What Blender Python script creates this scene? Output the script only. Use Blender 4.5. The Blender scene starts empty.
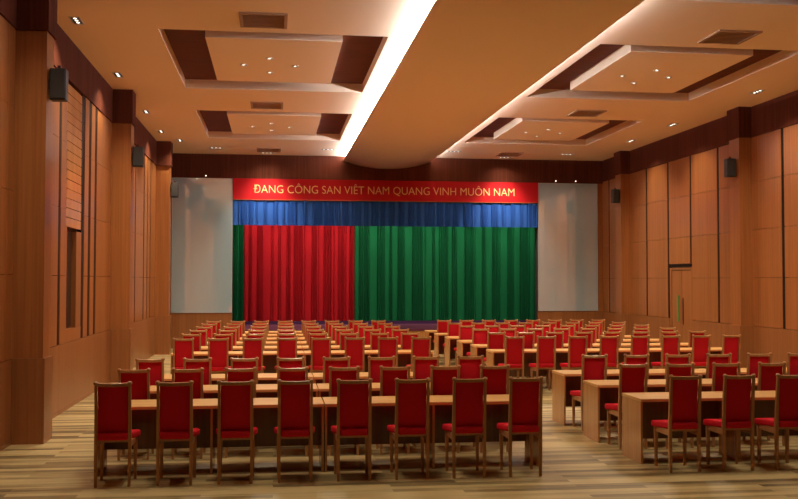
import bpy, bmesh, math, random
from mathutils import Matrix, Vector
PI = math.pi
scn = bpy.context.scene
col = scn.collection

# ------------------------------------------------------------------ helpers
def obj(name, bm, m, parent=None, loc=None, smooth=False):
    me = bpy.data.meshes.new(name)
    bmesh.ops.recalc_face_normals(bm, faces=bm.faces)
    bm.to_mesh(me); bm.free()
    for mm in (m if isinstance(m, (list, tuple)) else [m]):
        me.materials.append(mm)
    if smooth:
        for p in me.polygons: p.use_smooth = True
    o = bpy.data.objects.new(name, me)
    col.objects.link(o)
    if parent: o.parent = parent
    if loc: o.location = loc
    return o

def box(bm, x0, x1, y0, y1, z0, z1, bev=0.0, seg=2, mi=0):
    r = bmesh.ops.create_cube(bm, size=1.0)
    vs = r['verts']
    for v in vs:
        v.co = Vector(((x0+x1)/2 + v.co.x*(x1-x0), (y0+y1)/2 + v.co.y*(y1-y0), (z0+z1)/2 + v.co.z*(z1-z0)))
    fs = {f for v in vs for f in v.link_faces}
    for f in fs: f.material_index = mi
    if bev > 0:
        es = list({e for v in vs for e in v.link_edges})
        bmesh.ops.bevel(bm, geom=es, offset=bev, segments=seg, affect='EDGES', profile=0.6)
    return bm

def B(*a, **k):
    return box(bmesh.new(), *a, **k)

def tube(bm, pts, radii, n=10, squash=(1, 1)):
    """sections round each point, lofted along z"""
    rings = []
    for (x, y, z), r in zip(pts, radii):
        rings.append([bm.verts.new((x + r*squash[0]*math.cos(2*PI*k/n), y + r*squash[1]*math.sin(2*PI*k/n), z)) for k in range(n)])
    for a, b in zip(rings, rings[1:]):
        for k in range(n):
            bm.faces.new((a[k], a[(k+1) % n], b[(k+1) % n], b[k]))
    bm.faces.new(rings[0][::-1]); bm.faces.new(rings[-1])
    return bm

def bar(bm, sections):
    """rectangular sections (x, y, z, half width, half depth) lofted upwards"""
    rings = []
    for x, y, z, hw, hd in sections:
        rings.append([bm.verts.new(p) for p in ((x-hw, y-hd, z), (x+hw, y-hd, z), (x+hw, y+hd, z), (x-hw, y+hd, z))])
    for a, b in zip(rings, rings[1:]):
        for k in range(4):
            bm.faces.new((a[k], a[(k+1) % 4], b[(k+1) % 4], b[k]))
    bm.faces.new(rings[0][::-1]); bm.faces.new(rings[-1])
    return bm

def prism_y(bm, prof, y0, y1):
    """closed (x, z) outline extruded along y"""
    a = [bm.verts.new((x, y0, z)) for x, z in prof]
    b = [bm.verts.new((x, y1, z)) for x, z in prof]
    n = len(prof)
    for k in range(n):
        bm.faces.new((a[k], a[(k+1) % n], b[(k+1) % n], b[k]))
    bm.faces.new(a[::-1]); bm.faces.new(b)
    return bm

def thing(name, label, cat, loc=(0, 0, 0), rz=0.0, group=None):
    o = bpy.data.objects.new(name, None)
    o.empty_display_size = 0.1
    col.objects.link(o)
    o.location = loc; o.rotation_euler = (0, 0, rz)
    return tag(o, label, cat, group)

def tag(o, label, cat, group=None):
    o['label'] = label; o['category'] = cat
    if group: o['group'] = group
    return o

def struct(o):
    o['kind'] = 'structure'
    return o

def dup(root, loc, label=None):
    r = root.copy(); col.objects.link(r); r.location = loc
    if label: r['label'] = label
    for ch in list(root.children):
        c = ch.copy(); col.objects.link(c); c.parent = r
        for g in list(ch.children):
            d = g.copy(); col.objects.link(d); d.parent = c
    return r

# ------------------------------------------------------------------ materials
def new_mat(name):
    m = bpy.data.materials.new(name); m.use_nodes = True
    nt = m.node_tree
    return m, nt, nt.nodes['Principled BSDF']

def plain(name, rgb, rough=0.6, metal=0.0, spec=0.5):
    m, nt, p = new_mat(name)
    p.inputs['Base Color'].default_value = (*rgb, 1)
    p.inputs['Roughness'].default_value = rough
    p.inputs['Metallic'].default_value = metal
    p.inputs['Specular IOR Level'].default_value = spec
    return m

def grain(name, c0, c1, scale=(30, 30, 0.8), rough=0.3, spec=0.5, coat=0.0, board=None, bump=0.0):
    """wood veneer: fine stretched streaks, plus broad tone drift"""
    m, nt, p = new_mat(name)
    N, L = nt.nodes, nt.links
    tc = N.new('ShaderNodeTexCoord'); mp = N.new('ShaderNodeMapping')
    mp.inputs['Scale'].default_value = scale
    L.new(tc.outputs['Object'], mp.inputs['Vector'])
    n1 = N.new('ShaderNodeTexNoise'); n1.inputs['Scale'].default_value = 1.0
    n1.inputs['Detail'].default_value = 5; n1.inputs['Roughness'].default_value = 0.6
    L.new(mp.outputs['Vector'], n1.inputs['Vector'])
    mp2 = N.new('ShaderNodeMapping'); mp2.inputs['Scale'].default_value = tuple(s*0.12 for s in scale)
    L.new(tc.outputs['Object'], mp2.inputs['Vector'])
    n2 = N.new('ShaderNodeTexNoise'); n2.inputs['Scale'].default_value = 1.0; n2.inputs['Detail'].default_value = 2
    L.new(mp2.outputs['Vector'], n2.inputs['Vector'])
    ad = N.new('ShaderNodeMath'); ad.operation = 'MULTIPLY_ADD'
    ad.inputs[1].default_value = 0.65
    L.new(n1.outputs['Fac'], ad.inputs[0])
    mu = N.new('ShaderNodeMath'); mu.operation = 'MULTIPLY'; mu.inputs[1].default_value = 0.35
    L.new(n2.outputs['Fac'], mu.inputs[0]); L.new(mu.outputs[0], ad.inputs[2])
    cr = N.new('ShaderNodeValToRGB')
    cr.color_ramp.elements[0].position = 0.32; cr.color_ramp.elements[1].position = 0.68
    cr.color_ramp.elements[0].color = (*c0, 1); cr.color_ramp.elements[1].color = (*c1, 1)
    L.new(ad.outputs[0], cr.inputs['Fac'])
    L.new(cr.outputs['Color'], p.inputs['Base Color'])
    p.inputs['Roughness'].default_value = rough
    p.inputs['Specular IOR Level'].default_value = spec
    p.inputs['Coat Weight'].default_value = coat
    p.inputs['Coat Roughness'].default_value = 0.12
    return m

def fabric(name, rgb, rough=0.85, sheen=0.0, scale=220, var=0.12):
    m, nt, p = new_mat(name)
    N, L = nt.nodes, nt.links
    tc = N.new('ShaderNodeTexCoord'); n = N.new('ShaderNodeTexNoise')
    n.inputs['Scale'].default_value = scale; n.inputs['Detail'].default_value = 3
    L.new(tc.outputs['Object'], n.inputs['Vector'])
    mx = N.new('ShaderNodeMix'); mx.data_type = 'RGBA'
    mx.inputs['A'].default_value = (*[c*(1-var) for c in rgb], 1)
    mx.inputs['B'].default_value = (*[min(1, c*(1+var)) for c in rgb], 1)
    L.new(n.outputs['Fac'], mx.inputs['Factor'])
    L.new(mx.outputs['Result'], p.inputs['Base Color'])
    b = N.new('ShaderNodeBump'); b.inputs['Strength'].default_value = 0.15; b.inputs['Distance'].default_value = 0.002
    L.new(n.outputs['Fac'], b.inputs['Height']); L.new(b.outputs['Normal'], p.inputs['Normal'])
    p.inputs['Roughness'].default_value = rough
    p.inputs['Sheen Weight'].default_value = sheen
    p.inputs['Specular IOR Level'].default_value = 0.2
    return m

def emit(name, rgb, s):
    m = bpy.data.materials.new(name); m.use_nodes = True
    nt = m.node_tree; nt.nodes.clear()
    e = nt.nodes.new('ShaderNodeEmission'); o = nt.nodes.new('ShaderNodeOutputMaterial')
    e.inputs['Color'].default_value = (*rgb, 1); e.inputs['Strength'].default_value = s
    nt.links.new(e.outputs[0], o.inputs['Surface'])
    return m

def floor_mat():
    m, nt, p = new_mat('oak_strip_floor')
    N, L = nt.nodes, nt.links
    tc = N.new('ShaderNodeTexCoord')
    br = N.new('ShaderNodeTexBrick')
    br.inputs['Scale'].default_value = 1.0
    br.inputs['Brick Width'].default_value = 1.9
    br.inputs['Row Height'].default_value = 0.12
    br.inputs['Mortar Size'].default_value = 0.0
    br.offset = 0.37; br.offset_frequency = 2
    br.inputs['Color1'].default_value = (0, 0, 0, 1); br.inputs['Color2'].default_value = (1, 1, 1, 1)
    br.inputs['Bias'].default_value = 0.0
    L.new(tc.outputs['Object'], br.inputs['Vector'])
    mp = N.new('ShaderNodeMapping'); mp.inputs['Scale'].default_value = (0.9, 22, 1)
    L.new(tc.outputs['Object'], mp.inputs['Vector'])
    n1 = N.new('ShaderNodeTexNoise'); n1.inputs['Scale'].default_value = 1.0; n1.inputs['Detail'].default_value = 6
    n1.inputs['Roughness'].default_value = 0.62
    L.new(mp.outputs['Vector'], n1.inputs['Vector'])
    mp2 = N.new('ShaderNodeMapping'); mp2.inputs['Scale'].default_value = (0.45, 3.4, 1)
    L.new(tc.outputs['Object'], mp2.inputs['Vector'])
    n2 = N.new('ShaderNodeTexNoise'); n2.inputs['Scale'].default_value = 1.0; n2.inputs['Detail'].default_value = 3
    L.new(mp2.outputs['Vector'], n2.inputs['Vector'])
    a = N.new('ShaderNodeMath'); a.operation = 'MULTIPLY_ADD'; a.inputs[1].default_value = 0.34
    L.new(br.outputs['Color'], a.inputs[0])
    b = N.new('ShaderNodeMath'); b.operation = 'MULTIPLY_ADD'; b.inputs[1].default_value = 0.55
    L.new(n1.outputs['Fac'], b.inputs[0])
    c = N.new('ShaderNodeMath'); c.operation = 'MULTIPLY'; c.inputs[1].default_value = 0.4
    L.new(n2.outputs['Fac'], c.inputs[0])
    L.new(c.outputs[0], b.inputs[2]); L.new(b.outputs[0], a.inputs[2])
    cr = N.new('ShaderNodeValToRGB')
    e = cr.color_ramp.elements
    e[0].position = 0.40; e[0].color = FLOOR_D
    e[1].position = 0.76; e[1].color = FLOOR_L
    k = e.new(0.58); k.color = FLOOR_M
    L.new(a.outputs[0], cr.inputs['Fac'])
    L.new(cr.outputs['Color'], p.inputs['Base Color'])
    p.inputs['Roughness'].default_value = 0.42
    p.inputs['Specular IOR Level'].default_value = 0.35
    return m

FLOOR_D = (0.085, 0.058, 0.027, 1); FLOOR_M = (0.285, 0.205, 0.086, 1); FLOOR_L = (0.55, 0.43, 0.20, 1)

WALL = grain('wall_veneer', (0.235, 0.081, 0.023), (0.395, 0.150, 0.046), (26, 26, 0.5), rough=0.3, spec=0.4)
BASE = grain('wainscot_veneer', (0.215, 0.076, 0.023), (0.345, 0.132, 0.042), (26, 26, 0.5), rough=0.35)
BAND = grain('dark_mahogany', (0.060, 0.016, 0.009), (0.125, 0.036, 0.020), (22, 22, 0.5), rough=0.75, spec=0.03)
DARKSTRIP = plain('groove_shade_and_door_head', (0.012, 0.004, 0.003), 0.6, spec=0.2)  # colour stands in for shade inside the wall grooves; also the door head bar
DARK = plain('groove_shadow_wood', (0.045, 0.014, 0.008), 0.5)
SLAT = grain('slat_veneer', (0.42, 0.17, 0.045), (0.58, 0.26, 0.08), (20, 4, 1.5), rough=0.25)
CEIL = plain('ceiling_paint', (0.87, 0.67, 0.51), 0.75, spec=0.2)
TRAYW = grain('tray_mahogany', (0.075, 0.016, 0.008), (0.15, 0.036, 0.017), (3, 30, 30), rough=0.65, spec=0.15)
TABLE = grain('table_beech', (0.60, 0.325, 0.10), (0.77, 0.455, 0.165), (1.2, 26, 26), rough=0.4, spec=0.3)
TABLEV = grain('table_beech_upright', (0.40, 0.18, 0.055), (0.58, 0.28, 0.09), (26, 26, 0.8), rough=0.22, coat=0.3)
TABLED = grain('table_front_shaded', (0.13, 0.052, 0.020), (0.20, 0.085, 0.034), (26, 26, 0.8), rough=0.22, coat=0.3)  # upright wood darkened: the shade under the tabletop is put into its colour
CHAIRW = grain('chair_wood', (0.34, 0.155, 0.055), (0.52, 0.26, 0.105), (60, 60, 4), rough=0.35)
RED = fabric('chair_red_cloth', (0.60, 0.009, 0.022), 0.8, 0.0)
FLOORM = floor_mat()
CRED = fabric('curtain_red', (0.40, 0.006, 0.012), 0.85, 0.0, 60)
CGREEN = fabric('curtain_green', (0.003, 0.118, 0.038), 0.85, 0.0, 60)
CBLUE = fabric('valance_blue', (0.025, 0.105, 0.42), 0.8, 0.0, 60)
BANNER = fabric('banner_red', (0.42, 0.005, 0.010), 0.7, 0.0, 80, 0.05)
GOLD = plain('letter_gold', (0.82, 0.55, 0.22), 0.4)
PURPLE = fabric('stage_carpet', (0.11, 0.030, 0.065), 0.9, 0.0, 90)
PURPLE2 = fabric('stage_step_carpet', (0.060, 0.022, 0.075), 0.9, 0.0, 90)
BLACK = plain('speaker_case', (0.018, 0.018, 0.018), 0.5)
GRILLE = fabric('speaker_grille', (0.05, 0.05, 0.048), 0.7, 0, 300, 0.5)
METAL = plain('brushed_metal', (0.55, 0.53, 0.5), 0.35, 0.9)
VENT = plain('vent_bronze', (0.36, 0.21, 0.13), 0.6)
VENTD = plain('vent_dark', (0.36, 0.21, 0.13), 0.6)
LAMPW = emit('lamp_glow', (1.0, 0.90, 0.72), 3.0)
LED = emit('led_strip', (0.95, 0.97, 1.0), 160.0)
LED2 = emit('led_strip_soft', (0.95, 0.97, 1.0), 60.0)
SOCKET = plain('lamp_socket', (0.06, 0.04, 0.03), 0.5)
STAGEW = plain('stage_wall_paint', (0.05, 0.045, 0.04), 0.8)
HANDG = plain('door_plate_green', (0.12, 0.26, 0.06), 0.3)
HANDB = plain('door_handle_brown', (0.16, 0.05, 0.02), 0.3)
GLASSD = plain('booth_glass', (0.035, 0.022, 0.016), 0.12, spec=0.8)

def panel_mat():
    m, nt, p = new_mat('glossy_pale_panel')
    N, L = nt.nodes, nt.links
    N.remove(p)
    d = N.new('ShaderNodeBsdfDiffuse'); d.inputs['Color'].default_value = (0.55, 0.76, 0.86, 1)
    g = N.new('ShaderNodeBsdfGlossy'); g.inputs['Roughness'].default_value = 0.015
    g.inputs['Color'].default_value = (1.0, 1.0, 0.98, 1)
    mx = N.new('ShaderNodeMixShader'); mx.inputs[0].default_value = 0.5
    L.new(d.outputs[0], mx.inputs[1]); L.new(g.outputs[0], mx.inputs[2])
    L.new(mx.outputs[0], N['Material Output'].inputs['Surface'])
    return m
PANEL = panel_mat()
PANELEDGE = plain('panel_edge', (0.42, 0.5, 0.52), 0.3)

# ------------------------------------------------------------------ dimensions
H = 6.06                       # ceiling
XL, XR = -3.35, 10.74          # side walls
YR, YB = -3.0, 30.55           # rear wall, stage wall
PIL = {1: [5.50, 12.95, 20.42, 27.90], -1: [5.60, 13.05, 20.54, 28.04]}
JOINTS = [1.09, 2.18, 3.26, 4.34, 5.37]

# ------------------------------------------------------------------ floor
struct(obj('floor', B(XL-0.3, XR+0.3, YR-0.3, YB+0.3, -0.12, 0.0), FLOORM))

# ------------------------------------------------------------------ side walls
def side_wall(name, xw, s, gro, skip=()):
    """xw: face of the wall; s: +1 when the room lies on the +x side. gro: grooves (y0, y1, zbottom)"""
    def X(a, b):                          # distances into the room from the wall face
        p, q = xw + s*a, xw + s*b
        return (min(p, q), max(p, q))
    w = struct(obj(name, B(*X(-0.35, -0.10), YR-0.2, YB+5.0, 0, H+0.3), DARK))
    # wainscot along the foot of the wall
    runs = [(YR, YB)] if s > 0 else [(YR, 23.70), (25.13, YB)]
    for r0, r1 in runs:
        obj('wainscot', B(*X(-0.10, 0.012), r0, r1, 0.0, 1.085), BASE, w)
        obj('skirting', B(*X(0.012, 0.02), r0, r1, 0.0, 0.06), BASE, w)
    obj('frieze', B(*X(-0.10, 0.02), YR, YB, 5.375, H), BAND, w)
    # veneer columns between the grooves
    edges = sorted(gro)
    y = YR
    for g0, g1, zb in edges + [(YB, YB, 1.09)]:
        if g0 - y > 0.02:
            bm = bmesh.new()
            for z0, z1 in zip(JOINTS, JOINTS[1:]):
                a0 = z0
                for (s0, s1, zlo, zhi) in skip:
                    if y >= s0-0.01 and g0 <= s1+0.01:
                        if z1 <= zhi: a0 = None
                        elif z0 < zhi: a0 = zhi
                if a0 is None: continue
                box(bm, *X(-0.10, 0.0), y, g0, a0+0.004, z1-0.004)
            if len(bm.verts): obj('cladding', bm, WALL, w)
            else: bm.free()
        if zb > 1.2 and g1 > g0:          # groove that stops above a door
            obj('cladding', B(*X(-0.10, 0.0), g0, g1, 2.56, zb), WALL, w)
        if g1 - g0 > 0.01:                # near-black strip painting the groove's shade, just behind the veneer
            obj('groove_shade_strip', B(*X(-0.08, -0.012), g0-0.002, g1+0.002, max(zb, 1.085), 5.376), DARKSTRIP, w)
        y = g1
    pd = 0.39 if s > 0 else 0.29
    for y0 in PIL[s]:
        y1 = y0 + (0.40 if s > 0 else 0.48)
        p = obj('pilaster', B(*X(-0.05, pd), y0, y1, 1.10, 5.36), WALL, w)
        obj('pilaster_base', B(*X(-0.05, pd+0.03), y0-0.03, y1+0.04, 0.0, 1.10), BASE, p)
        obj('pilaster_capital', B(*X(-0.05, pd+0.03), y0-0.05, y1+0.04, 5.36, H), BAND, p)
    return w

gl = []
for f in (13.43,):
    gl += [(f+1.55, f+1.68, 1.09), (f+2.12, f+2.30, 1.09), (f+3.97, f+4.19, 1.09), (f+4.55, f+4.77, 1.09), (f+5.14, f+5.35, 1.09)]
for f in (20.90,):
    gl += [(f+2.95, f+3.10, 1.09), (f+4.48, f+4.66, 1.09), (f+5.18, f+5.34, 1.09), (f+5.82, f+5.98, 1.09)]
for f in (5.98, -1.5):
    gl += [(f+1.55, f+1.68, 1.09), (f+3.0, f+3.12, 1.09), (f+4.48, f+4.66, 1.09), (f+5.18, f+5.34, 1.09)]
gl += [(12.60, 12.615, 1.09), (29.2, 29.32, 1.09)]
NY0, NY1 = 16.10, 17.40
# split the column that holds the projection booth opening
gl += [(NY0, NY0+0.001, 1.09)]
wl = side_wall('wall_left', XL, 1, gl, skip=[(NY0, NY1, 1.09, 5.37)])

gr = [(19.14, 19.26, 1.09), (22.15, 22.26, 1.09), (23.72, 23.82, 2.56), (25.15, 25.26, 1.09), (26.69, 26.80, 1.09), (29.85, 29.95, 1.09),
      (17.6, 17.72, 1.09), (16.1, 16.22, 1.09), (14.6, 14.72, 1.09), (11.3, 11.42, 1.09), (9.8, 9.92, 1.09), (8.3, 8.42, 1.09), (6.8, 6.92, 1.09), (3.5, 3.6, 1.09), (1.8, 1.9, 1.09), (0.2, 0.3, 1.09)]
DY0, DY1, DZ = 23.72, 25.11, 2.50
wr = side_wall('wall_right', XR, -1, gr, skip=[(23.80, 25.16, 1.09, 2.56)])

# booth opening in the left wall: slatted screen above, glazed hatch below
win = struct(obj('window_1', B(XL-0.10, XL-0.09, NY0, NY1, 1.09, 3.0), DARK))
bm = bmesh.new()
box(bm, XL-0.10, XL+0.0, NY0, NY0+0.30, 1.09, 1.30); 
box(bm, XL-0.10, XL+0.0, NY0+0.30, NY1, 1.09, 1.30)
box(bm, XL-0.10, XL+0.0, NY0, NY0+0.10, 1.30, 2.98)
obj('window_frame', bm, WALL, win)
obj('window_reveal', B(XL-0.09, XL-0.005, NY1-0.42, NY1-0.0, 1.30, 2.94), BASE, win)
obj('window_pane', B(XL-0.088, XL-0.08, NY0+0.12, NY1-0.44, 1.32, 2.94), GLASSD, win)
bm = bmesh.new()
n = 15
dz = (5.34-2.98)/n
for k in range(n):
    box(bm, XL-0.09, XL-0.012, NY0+0.02, NY1-0.02, 2.98+k*dz+0.006, 2.98+(k+1)*dz-0.006)
obj('slat_screen', bm, SLAT, win)

# double door in the right wall
d = struct(obj('door_1', B(XR+0.06, XR+0.09, DY0, DY1, 0, 2.56), DARK))
bm = bmesh.new()
box(bm, XR-0.004, XR+0.06, DY1-0.10, DY1, 0.0, 2.46)
box(bm, XR-0.004, XR+0.06, DY0, DY0+0.04, 0.0, 2.46)
box(bm, XR-0.004, XR+0.06, DY0+0.04, DY1-0.10, 2.40, 2.46)
obj('door_frame', bm, BASE, d)
obj('door_head', B(XR-0.01, XR+0.05, DY0-0.02, DY1+0.02, 2.49, 2.55), DARKSTRIP, d)
for a, b in ((DY0+0.05, DY0+0.645), (DY0+0.665, DY1-0.11)):
    lf = obj('door_leaf', B(XR+0.012, XR+0.05, a, b, 0.01, 2.38, 0.004), WALL, d)
    if a > DY0+0.3:
        h = obj('door_handle', B(XR-0.012, XR+0.012, a+0.16, a+0.26, 1.02, 1.72, 0.005), HANDG, lf)
        h['label'] = 'green upright push plate'
    else:
        h = obj('door_handle', B(XR-0.012, XR+0.012, b-0.10, b-0.02, 0.95, 1.66, 0.005), HANDB, lf)
        h['label'] = 'dark brown upright handle'

# ------------------------------------------------------------------ rear wall
rw = struct(obj('wall_rear', B(XL-0.3, XR+0.3, YR-0.25, YR, 0, H+0.3), plain('rear_wall_wood', (0.10, 0.045, 0.02), 0.6)))

# ------------------------------------------------------------------ stage wall
OX0, OX1 = -1.30, 8.54         # stage opening
wb = struct(obj('wall_stage', B(XL-0.2, OX0, YB+0.02, YB+0.30, 0, H+0.3), STAGEW))
obj('corner_stile', B(XL, -3.17, YB-0.03, YB+0.02, 1.08, 5.31), WALL, wb)
obj('corner_stile', B(10.57, XR, YB-0.03, YB+0.02, 1.10, 5.31), WALL, wb)
obj('stage_side_wall', B(OX1, XR+0.2, YB+0.02, YB+0.30, 0, H+0.3), STAGEW, wb)
bm = bmesh.new()
box(bm, XL, OX0, YB-0.03, YB+0.02, 0.0, 1.08)
obj('wainscot', bm, BASE, wb)
bm = bmesh.new()
box(bm, OX1, XR, YB-0.03, YB+0.02, 0.0, 1.10)
obj('wainscot', bm, BASE, wb)
obj('frieze', B(XL, XR, YB-0.06, YB+0.28, 5.31, H), BAND, wb)
obj('stage_flank', B(OX0-0.3, OX0-0.2, YB+0.3, YB+4.5, 0, H), STAGEW, wb)
obj('stage_flank', B(OX1+1.7, OX1+1.8, YB+0.3, YB+4.5, 0, H), STAGEW, wb)
obj('stage_rear_wall', B(OX0-0.3, OX1+1.8, YB+4.4, YB+4.5, 0, H), STAGEW, wb)
obj('stage_ceiling', B(OX0-0.3, OX1+1.8, YB+0.28, YB+4.5, H-0.1, H), STAGEW, wb)

for x0, x1, z0, lab in ((-3.16, -1.305, 1.09, 'glossy pale grey wall panel between wood pilaster and red banner, beside the narrow green drape'),
                        (8.55, 10.56, 1.12, 'glossy pale grey wall panel beside the wide green drape, next to the wall with the door')):
    t = thing('wall_panel', lab, 'wall panel', ((x0+x1)/2, YB-0.03, z0))
    t['group'] = 'glossy panels flanking the stage'
    w2 = (x1-x0)/2
    obj('panel_sheet', B(-w2+0.01, w2-0.01, -0.02, 0.02, 0.01, 5.30-z0-0.01), PANEL, t)
    bm = bmesh.new()
    for a in ((-w2, -w2+0.012, 0.0, 5.30-z0), (w2-0.012, w2, 0.0, 5.30-z0), (-w2, w2, 0.0, 0.012), (-w2, w2, 5.30-z0-0.012, 5.30-z0)):
        box(bm, a[0], a[1], -0.025, 0.03, a[2], a[3])
    obj('panel_frame', bm, PANELEDGE, t)

# ------------------------------------------------------------------ stage
st = struct(obj('floor_stage', B(OX0-0.02, OX1+0.02, 29.60, 35.0, 0.54, 0.604), PURPLE))
obj('stage_wing', B(OX1+0.02, OX1+1.7, YB+0.31, 35.0, 0.54, 0.604), PURPLE, st)
st.name = 'floor_stage'
obj('stage_fascia', B(OX0-0.02, OX1+0.02, 29.63, 29.70, 0.0, 0.54), TABLEV, st)
obj('stage_step', B(OX0-0.02, OX1+1.7, 33.02, 34.9, 0.604, 0.70), PURPLE2, st)

# curtains ----------------------------------------------------------
def pleats(x0, x1, z0, z1, y, seed, amp=0.10, wide=(0.16, 0.34), narrow=(0.035, 0.075)):
    """broad shallow fronts parted by clusters of deep narrow folds"""
    rnd = random.Random(seed)
    folds = []
    while sum(f[0] for f in folds) < x1 - x0:
        folds.append((rnd.uniform(*wide), rnd.uniform(0.3, 0.55)*amp, 10))
        for _ in range(rnd.randint(1, 6)):
            folds.append((rnd.uniform(*narrow), rnd.uniform(0.6, 1.1)*amp, 6))
        if rnd.random() < 0.4:
            folds.append((rnd.uniform(narrow[1], wide[0]), rnd.uniform(0.4, 0.8)*amp, 8))
    f = (x1-x0)/sum(q[0] for q in folds)
    x = x0; base = 0.0
    prof = []
    for w, d, m in folds:
        w *= f
        nb = rnd.uniform(-0.1, 0.2)*amp
        for k in range(m):
            t = k/m
            e = math.sin(PI*t)**0.45 if m > 8 else math.sin(PI*t)
            prof.append((x + w*t, y + base*(1-t) + nb*t - d*e))
        x += w; base = nb
    prof.append((x1, y + base))
    bm = bmesh.new()
    lo, hi = [], []
    for x, yy in prof:
        lo.append(bm.verts.new((x, yy, z0)))
        hi.append(bm.verts.new((x, y + (yy-y)*0.8, z1)))
    for k in range(len(prof)-1):
        bm.faces.new((lo[k], lo[k+1], hi[k+1], hi[k]))
    return bm

def curtain(name, bm, m, label, cat):
    o = obj(name, bm, m, smooth=False)
    md = o.modifiers.new('thickness', 'SOLIDIFY'); md.thickness = 0.006
    return tag(o, label, cat)

CY = 33.2
def drape(name, x0, x1, m, seed, label):
    bm = pleats(x0, x1, 0.71, 5.1, CY, seed, amp=0.14, wide=(0.13, 0.34), narrow=(0.036, 0.07))
    return curtain(name, bm, m, label, 'curtain')
drape('stage_curtain', OX0-0.15, -1.035, CGREEN, 3, 'narrow green pleated stage drape at the edge beside the red drape')
drape('stage_curtain', -1.02, 2.75, CRED, 8, 'bright red pleated stage drape hanging between the green drapes')
drape('stage_curtain', 2.765, OX1+1.3, CGREEN, 21, 'wide dark green pleated stage drape filling most of the stage')
tr = tag(obj('curtain_rail', B(OX0-0.18, OX1+1.4, CY-0.03, CY+0.03, 5.1, 5.15), BLACK), 'black rail carrying the drapes behind the blue valance', 'rail')

curtain('stage_valance', pleats(OX0, OX1, 3.84, 4.62, YB-0.01, 5, amp=0.09, wide=(0.08, 0.24), narrow=(0.03, 0.055)), CBLUE,
        'blue pleated valance hanging across the stage under the red banner', 'valance')

bn = thing('slogan_banner', 'long red banner with raised gold lettering above the stage', 'banner', (3.63, YB-0.05, 4.63))
bw = (OX1-OX0)/2
obj('banner_board', B(-bw, bw, -0.03, 0.05, 0.02, 0.675, 0.004), BANNER, bn)
obj('banner_edge', B(-bw, bw, -0.045, 0.05, 0.0, 0.022), plain('banner_edge_wood', (0.30, 0.09, 0.03), 0.4), bn)
cu = bpy.data.curves.new('lettering', 'FONT')
cu.body = 'ĐANG CÔNG SAN VIÊT NAM QUANG VINH MUÔN NAM'
cu.size = 0.36; cu.align_x = 'CENTER'; cu.extrude = 0.015; cu.offset = -0.004
cu.materials.append(GOLD)
tmp = bpy.data.objects.new('tmp', cu); col.objects.link(tmp)
bpy.context.view_layer.update()
lme = bpy.data.meshes.new_from_object(tmp.evaluated_get(bpy.context.evaluated_depsgraph_get()))
bpy.data.objects.remove(tmp)
xs_ = [v.co.x for v in lme.vertices]
TEXT_W, x_lo, x_hi = 8.40, min(xs_), max(xs_)
kx = TEXT_W/(x_hi-x_lo)
# one mesh for each word: break the line at the wide gaps between letters
big = bmesh.new(); big.from_mesh(lme)
order = sorted(xs_)
spans = []
ivs = []
seen = set()
for v in big.verts:
    if v in seen: continue
    stack, isl = [v], []
    seen.add(v)
    while stack:
        q = stack.pop(); isl.append(q)
        for e in q.link_edges:
            o2 = e.other_vert(q)
            if o2 not in seen: seen.add(o2); stack.append(o2)
    ivs.append((min(q.co.x for q in isl), max(q.co.x for q in isl)))
ivs.sort()
lo_, hi_ = ivs[0]
for p, q in ivs[1:]:
    if p - hi_ > 0.055: spans.append((lo_, hi_)); lo_, hi_ = p, q
    else: hi_ = max(hi_, q)
spans.append((lo_, hi_))
big.free()
for p, q in spans:
    wd_ = bmesh.new(); wd_.from_mesh(lme)
    bmesh.ops.delete(wd_, geom=[v for v in wd_.verts if not (p-1e-4 <= v.co.x <= q+1e-4)], context='VERTS')
    for v in wd_.verts: v.co.x = (v.co.x - (x_lo+x_hi)/2)*kx
    lt = obj('lettering', wd_, GOLD, bn)
    lt.rotation_euler = (PI/2, 0, 0)
    lt.location = (3.545-3.63, -0.035, 0.225)

# ------------------------------------------------------------------ ceiling
TX = [(-1.83, 1.82), (5.38, 9.03)]
TY = [(8.08, 12.80), (15.35, 20.05), (22.65, 27.05)]
bm = bmesh.new()
xb = [XL-0.1, TX[0][0], TX[0][1], TX[1][0], TX[1][1], XR+0.1]
yb = [YR-0.1] + [v for t in TY for v in t] + [YB+0.02]
for i in range(5):
    for j in range(len(yb)-1):
        if i in (1, 3) and j % 2 == 1: continue
        box(bm, xb[i], xb[i+1], yb[j], yb[j+1], H, H+0.19)
bmesh.ops.remove_doubles(bm, verts=bm.verts, dist=1e-4)
ceil = struct(obj('ceiling', bm, CEIL))
for tx in TX:
    for ty in TY:
        tr_ = obj('tray_lining', B(tx[0]-0.02, tx[1]+0.02, ty[0]-0.02, ty[1]+0.02, H+0.185, H+0.24), TRAYW, ceil)
        cx = (tx[0]+tx[1])/2
        obj('floating_panel', B(cx-1.13, cx+1.11, ty[0]+0.44, ty[1]-0.84, H+0.0, H+0.19, 0.004), CEIL, tr_)

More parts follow.
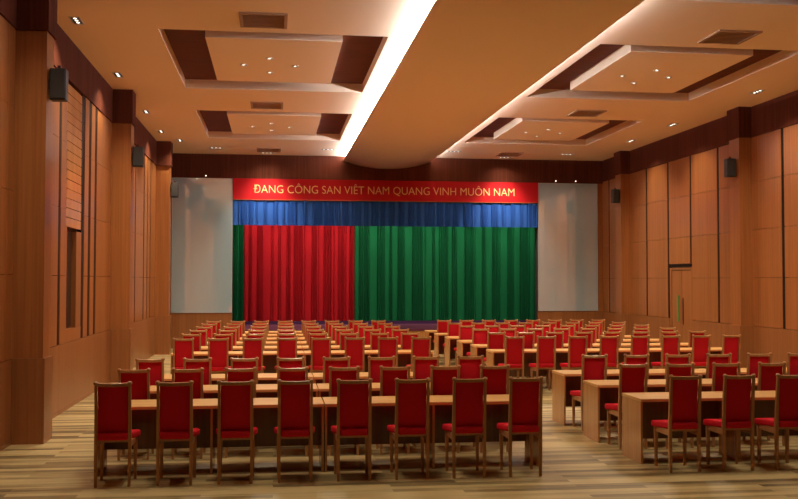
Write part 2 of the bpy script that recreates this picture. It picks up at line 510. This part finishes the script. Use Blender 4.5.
# dropped, downward-bulging centre section with light strips on its upper edges
BX0, BX1, BZE, BZB = 2.17, 4.97, 5.915, 5.675
cx, hw, sag = (BX0+BX1)/2, (BX1-BX0)/2, BZE-BZB
R = (hw*hw + sag*sag)/(2*sag)
prof = []
n = 36
a0 = math.asin(hw/R)
for k in range(n+1):
    a = -a0 + 2*a0*k/n
    prof.append((cx + R*math.sin(a), BZB + R - R*math.cos(a)))
prof += [(BX1, BZE+0.03), (BX0, BZE+0.03)]
bl = obj('bulged_panel', prism_y(bmesh.new(), prof, YR, YB-0.06), CEIL, ceil)
for p in bl.data.polygons:
    if abs(p.normal.y) < 0.5 and p.normal.z < 0.5: p.use_smooth = True
obj('light_strip', B(BX0+0.03, BX0+0.07, 8.0, YB-0.15, BZE+0.032, BZE+0.05), LED, bl)
obj('light_strip', B(BX1-0.07, BX1-0.03, 8.0, YB-0.15, BZE+0.032, BZE+0.05), LED2, bl)

# ------------------------------------------------------------------ ceiling vents
def vent(x, y, label):
    t = thing('air_vent', label, 'air vent', (x, y, H), group='ceiling air vents')
    w, d = 0.36, 0.40
    bm = bmesh.new()
    for a in ((-w, w, -d, -d+0.05), (-w, w, d-0.05, d), (-w, -w+0.05, -d+0.05, d-0.05), (w-0.05, w, -d+0.05, d-0.05)):
        box(bm, *a, -0.025, 0.0)
    obj('vent_frame', bm, VENT, t)
    obj('backing', B(-w+0.05, w-0.05, -d+0.05, d-0.05, -0.004, 0.0), VENTD, t)
    bm = bmesh.new()
    for k in range(9):
        yy = -d+0.09 + k*(2*d-0.18)/8
        box(bm, -w+0.05, w-0.05, yy-0.012, yy+0.012, -0.018, -0.006)
    obj('grille', bm, VENT, t)
for side, x in (('left', -0.18), ('right', 7.28)):
    for y, w in ((14.6, 'in front of the nearest whole recessed tray'), (21.75, 'between the two recessed trays'), (29.25, 'nearest the stage')):
        vent(x, y, f'bronze ceiling air vent {w} on the {side} half')

# ------------------------------------------------------------------ lights
def spot(x, y, z, e, size=150, blend=0.9, rgb=(1.0, 0.78, 0.52), rad=0.05, rot=(0, 0, 0)):
    l = bpy.data.lights.new('lamp_light', 'SPOT'); l.energy = e; l.color = rgb
    l.spot_size = math.radians(size); l.spot_blend = blend; l.shadow_soft_size = rad
    o = bpy.data.objects.new('lamp_light', l); col.objects.link(o)
    o.location = (x, y, z); o.rotation_euler = rot
    return o

WARM = (1.0, 0.85, 0.64)
E_TRAY, E_SIDE, E_BACK = 230, 230, 60
def ring(r0, r1, z0, z1, n=20):
    bm = bmesh.new()
    a = [[bm.verts.new((r*math.cos(2*PI*k/n), r*math.sin(2*PI*k/n), z)) for k in range(n)] for r, z in ((r0, z0), (r1, z0), (r1, z1), (r0, z1))]
    for i in range(4):
        for k in range(n):
            bm.faces.new((a[i][k], a[i][(k+1) % n], a[(i+1) % 4][(k+1) % n], a[(i+1) % 4][k]))
    return bm
def disc(r, z, h, n=16):
    return tube(bmesh.new(), [(0, 0, z), (0, 0, z+h)], [r, r], n)

def downlight(x, y, label):
    t = thing('downlight', label, 'ceiling light', (x, y, H), group='small downlights in the ceiling trays')
    obj('trim_ring', ring(0.045, 0.065, -0.012, 0.0), METAL, t)
    obj('bulb', disc(0.022, -0.006, 0.004), LAMPW, t)
    return t
def triple(x, y, label, rz=0.0):
    t = thing('spotlight_unit', label, 'ceiling light', (x, y, H), rz, 'three-lamp ceiling spotlights')
    bm = bmesh.new()
    for a in ((-0.20, 0.20, -0.08, -0.065), (-0.20, 0.20, 0.065, 0.08), (-0.20, -0.185, -0.065, 0.065), (0.185, 0.20, -0.065, 0.065)):
        box(bm, *a, -0.014, 0.0)
    obj('housing', bm, METAL, t)
    obj('back_plate', B(-0.185, 0.185, -0.065, 0.065, -0.003, 0.0), SOCKET, t)
    for k in (-1, 0, 1):
        lp = obj('lamp', disc(0.024, -0.009, 0.005), LAMPW, t)
        lp.location = (k*0.118, 0, 0)
    return t

for sx, side in ((0, 'left'), (1, 'right')):
    cx = (TX[sx][0]+TX[sx][1])/2 - 0.1
    for j, (ty, where) in enumerate(zip(TY, ('tray overhead', 'tray', 'tray by the stage'))):
        cy = (ty[0]+ty[1])/2
        for (dx, dy, pos) in ((-0.47, 0, 'outer' if sx == 0 else 'inner'), (0.47, 0, 'inner' if sx == 0 else 'outer'), (0, -0.56, 'near'), (0, 0.60, 'far')):
            if j > 0:
                downlight(cx+dx, cy+dy, f"small round downlight, {pos} one of four on the {side} {'middle' if j == 1 else 'stage-end'} tray panel")
            spot(cx+dx, cy+dy, H-0.03, E_TRAY if j else E_TRAY*0.45, 150, 0.8, WARM)
left_sp = [(-3.0, 15.0), (-3.0, 18.9), (-3.0, 23.0), (-3.0, 26.0), (-2.66, 27.6)]
def row_x(r, x):
    return x - (0.0 if r < 3 else 0.005 + 0.0042*(r-3))*(x - 2.6)
ordn = ['first', 'second', 'third', 'fourth', 'fifth', 'sixth', 'seventh', 'eighth', 'ninth']
for k, (x, y) in enumerate(left_sp):
    triple(x, y, f'three-lamp ceiling spotlight by the left wall, {ordn[k]} counting towards the stage', PI/2)
    spot(x+0.1, y, H-0.03, E_SIDE, 125, 1.0, WARM)
for k, (x, y) in enumerate([(9.98, 18.8), (9.98, 23.1), (9.98, 25.95)]):
    triple(x, y, f'three-lamp ceiling spotlight by the right wall, {ordn[k]} counting towards the stage', PI/2)
    spot(x-0.1, y, H-0.03, E_SIDE, 125, 1.0, WARM)
for xx in (-2.9, 9.88):
    spot(xx, 11.4, H-0.03, E_SIDE*0.6, 125, 1.0, WARM)
spot(9.88, 15.0, H-0.03, E_SIDE, 125, 1.0, WARM)
for k, (x, y, w) in enumerate([(-1.74, 29.0, 'left of the vent nearest the left pale panel'), (-0.24, 29.95, 'just behind the stage-end vent on the left half'), (1.59, 28.9, 'beside the glowing ceiling edge near the stage'),
                               (5.46, 28.85, 'right of the bulging ceiling strip near the stage'), (7.30, 30.0, 'just behind the stage-end vent on the right half'), (9.05, 29.0, 'in front of the right pale panel')]):
    triple(x, y, f'three-lamp ceiling spotlight {w}')
    spot(x, y, H-0.03, E_BACK, 140, 0.8, WARM)
for x, w in ((-2.13, 'above the left pale panel'), (9.14, 'above the right pale panel, nearer the banner'), (9.81, 'above the right pale panel, nearer the door wall')):
    t = thing('frieze_glow_dot', f'tiny glowing dot on the dark frieze {w}', 'wall light', (x, YB-0.09, 5.37), group='tiny glowing dots on the stage frieze')
    obj('arm', B(-0.008, 0.008, 0.0, 0.03, -0.008, 0.008), METAL, t)
    bm = bmesh.new(); bmesh.ops.create_uvsphere(bm, u_segments=12, v_segments=8, radius=0.018)
    obj('bulb', bm, LAMPW, t, smooth=True)  # small emissive ball on a short arm

# lamps of the stage itself, behind the valance
for k in range(10):
    x = OX0 + 0.25 + k*1.12
    spot(x, 31.1, 5.7, 235, 64, 0.5, (1.0, 0.88, 0.74), 0.05, (math.radians(32), 0, 0))
# two lamps aimed at the lettering from the ceiling near the stage
for x in (-0.24, 7.30):
    spot(x, 29.3, H-0.05, 430, 75, 1.0, (1.0, 0.86, 0.70), 0.04, (math.radians(28), 0, 0))

# ------------------------------------------------------------------ loudspeakers
def speaker(x, y, s, label):
    t = thing('wall_speaker', label, 'loudspeaker', (x, y, 4.48), group='loudspeakers on the pilasters')
    obj('cabinet', B(-0.105, 0.105, -0.09, 0.09, 0.0, 0.42, 0.02, 3), BLACK, t)
    obj('front_grille', B(-0.09, 0.09, -0.105, -0.085, 0.02, 0.40, 0.008), GRILLE, t)
    br = B(min(-s*0.09, -s*0.125), max(-s*0.09, -s*0.125), -0.02, 0.04, 0.15, 0.29)
    obj('bracket', br, BLACK, t)
    obj('hanger', B(-0.02, 0.02, -0.01, 0.03, 0.415, 0.47), plain('hanger_red', (0.12, 0.02, 0.015), 0.5), t)
for y, w in ((13.12, 'first wood pilaster of the left wall, nearest the viewer'), (20.62, 'second wood pilaster of the left wall'), (28.1, 'corner pilaster by the left pale panel')):
    speaker(-2.96+0.122, y, 1, f'black loudspeaker on the {w}')
for y, w in ((20.74, 'right wall pilaster nearest the viewer'), (28.2, 'far right wall pilaster by the right pale panel')):
    speaker(10.45-0.122, y, -1, f'black loudspeaker on the {w}')

# ------------------------------------------------------------------ chairs
def make_chair():
    t = thing('dining_chair', 'x', 'chair', (0, 0, 0), group='red high-backed chairs in rows')
    for s in (-1, 1):       # rear legs run on up as the back posts with a rounded knob
        bm = bmesh.new()
        bar(bm, [(s*0.166, 0.0, 0.0, 0.014, 0.015), (s*0.168, 0.008, 0.30, 0.0165, 0.019), (s*0.168, 0.010, 0.48, 0.0165, 0.020),
                 (s*0.168, -0.012, 0.78, 0.0145, 0.016), (s*0.168, -0.040, 1.045, 0.0125, 0.014)])
        tube(bm, [(s*0.168, -0.040, z) for z in (1.040, 1.048, 1.060, 1.072, 1.080)], [0.013, 0.021, 0.025, 0.022, 0.009], 10)
        obj('leg', bm, CHAIRW, t)
    for s in (-1, 1):
        bm = bmesh.new()
        bar(bm, [(s*0.172, 0.392, 0.0, 0.014, 0.014), (s*0.172, 0.392, 0.455, 0.020, 0.020)])
        obj('leg', bm, CHAIRW, t)
    bm = bmesh.new()
    box(bm, -0.15, 0.15, 0.0, 0.022, 0.452, 0.476, 0.003)
    box(bm, -0.155, 0.155, 0.382, 0.404, 0.40, 0.455, 0.003)
    for s in (-1, 1):
        box(bm, s*0.170-0.011, s*0.170+0.011, 0.02, 0.376, 0.40, 0.462, 0.003)
    obj('seat_frame', bm, CHAIRW, t)
    # cushion: rounded, wider towards the front
    bm = bmesh.new()
    box(bm, -0.20, 0.20, -0.030, 0.425, 0.475, 0.548, 0.028, 4)
    for v in bm.verts:
        f = (v.co.y+0.028)/0.453
        v.co.x *= (0.735 if v.co.y < 0.045 else 1.02) + 0.10*f
        v.co.z -= 0.028*max(f, 0)**1.5
        if v.co.z > 0.52: v.co.z += 0.010*(1-(v.co.x/0.2)**2)*math.sin(PI*min(max(f, 0), 1))
    obj('seat', bm, RED, t, smooth=True)
    bm = bmesh.new()
    box(bm, -0.153, 0.153, -0.016, 0.016, 0.0, 0.505, 0.010, 3)
    for v in bm.verts:
        z = v.co.z
        v.co.z = 0.540 + z
        v.co.y += 0.048 - 0.060*(max(z, 0)/0.52)**1.1 + 0.006*math.cos(v.co.x/0.15*PI/2)
    obj('backrest', bm, RED, t, smooth=True)
    bm = bmesh.new()
    n = 8
    prev = None
    for k in range(n+1):
        x = -0.155 + 0.31*k/n
        zc = 1.046 - 0.006*(1-(x/0.155)**2)
        yc = -0.038 + 0.010*(1-(x/0.155)**2)
        q = [bm.verts.new((x, yc+a, zc+b)) for a, b in ((-0.014, -0.019), (0.014, -0.019), (0.014, 0.014), (0, 0.019), (-0.014, 0.014))]
        if prev:
            for i in range(5): bm.faces.new((prev[i], prev[(i+1) % 5], q[(i+1) % 5], q[i]))
        else: bm.faces.new(q[::-1])
        prev = q
    bm.faces.new(prev)
    obj('top_rail', bm, CHAIRW, t)
    return t

LEFT_X = [-1.625 + 0.618*k for k in range(8)]
RIGHT_X = [4.48 + 0.6155*k for k in range(8)]
ROWS = [10.17, 11.65, 13.13] + [17.62 + 1.462*k for k in range(6)]
N_RIGHT = [3, 4, 6, 8, 8, 8, 8, 8, 8]
ROWN = ['front row', 'second row', 'third row', 'fourth row', 'fifth row', 'sixth row', 'seventh row', 'eighth row', 'last row']
first = make_chair()
used = False
for r, y in enumerate(ROWS):
    for side, xs in (('left', LEFT_X), ('right', RIGHT_X[:N_RIGHT[r]])):
        for k, x in enumerate(xs):
            if side == 'right' and r == 0: x = 4.507 + 0.624*k
            if side == 'left':
                w = 'beside the left wall' if k == 0 else ('beside the centre aisle' if k == 7 else f'{ordn[k]} from the left wall')
            else:
                w = 'beside the centre aisle' if k == 0 else f'{ordn[k]} from the centre aisle'
            rn = ROWN[r] if r not in (0,) else 'row nearest the viewer'
            lab = f'red padded chair in the {side} block, {rn}, {w}'
            if not used:
                first.location = (row_x(r, x), y, 0); first['label'] = lab; used = True
            else:
                dup(first, (row_x(r, x), y, 0), lab)

# ------------------------------------------------------------------ tables
def make_table(w):
    t = thing('conference_table', 'x', 'table', (0, 0, 0), group='light wood tables in rows')
    D = 0.62
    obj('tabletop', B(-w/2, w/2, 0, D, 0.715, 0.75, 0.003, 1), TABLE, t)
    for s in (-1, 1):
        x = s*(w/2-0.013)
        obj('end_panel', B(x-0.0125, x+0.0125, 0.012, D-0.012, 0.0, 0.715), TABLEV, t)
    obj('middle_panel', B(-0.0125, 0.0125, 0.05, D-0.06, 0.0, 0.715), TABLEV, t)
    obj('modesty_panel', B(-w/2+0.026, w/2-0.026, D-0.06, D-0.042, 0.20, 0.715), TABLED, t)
    return t
tb = None
for r, y in enumerate(ROWS):
    ty = y + 0.495
    for side, spans in (('left', ((-1.89, 0.555), (0.565, 3.01))), ('right', ((4.20, 6.645), (6.655, 9.10)))):
        for k, (a, b) in enumerate(spans):
            if side == 'right' and k == 1 and r < 1: continue
            outer = (k == 0) == (side == 'left')
            lab = f"long light wood table in the {side} block, {ROWN[r] if r else 'row nearest the viewer'}, {'by the side wall' if outer else 'beside the centre aisle'}"
            if tb is None:
                tb = make_table(b-a); tb.location = ((a+b)/2, ty, 0); tb['label'] = lab
            else:
                dup(tb, (row_x(r, (spans[0][1]+spans[1][0])/2) + (1.2275 if k else -1.2275), ty, 0), lab)

# ------------------------------------------------------------------ camera
cd = bpy.data.cameras.new('camera'); cam = bpy.data.objects.new('camera', cd); col.objects.link(cam)
r = Vector((0.99165447, -0.1289171, 0.00133986)); u = Vector((-0.00543996, -0.03145732, 0.99949029)); w = Vector((0.12880924, 0.9911563, 0.0318961))
cam.matrix_world = Matrix(((r.x, u.x, -w.x, 0), (r.y, u.y, -w.y, 0), (r.z, u.z, -w.z, 2.115), (0, 0, 0, 1)))
cd.sensor_width = 36; cd.lens = 960.5/798*36
cd.clip_end = 200
scn.camera = cam

wd = bpy.data.worlds.new('world'); scn.world = wd; wd.use_nodes = True
wd.node_tree.nodes['Background'].inputs[0].default_value = (0.02, 0.018, 0.015, 1)
scn.view_settings.view_transform = 'Standard'
scn.view_settings.look = 'None'
scn.view_settings.gamma = 1
scn.view_settings.exposure = 0.12
scn.cycles.use_denoising = True
scn.cycles.max_bounces = 8
scn.cycles.diffuse_bounces = 5
scn.cycles.caustics_reflective = False
scn.cycles.sample_clamp_indirect = 4.0
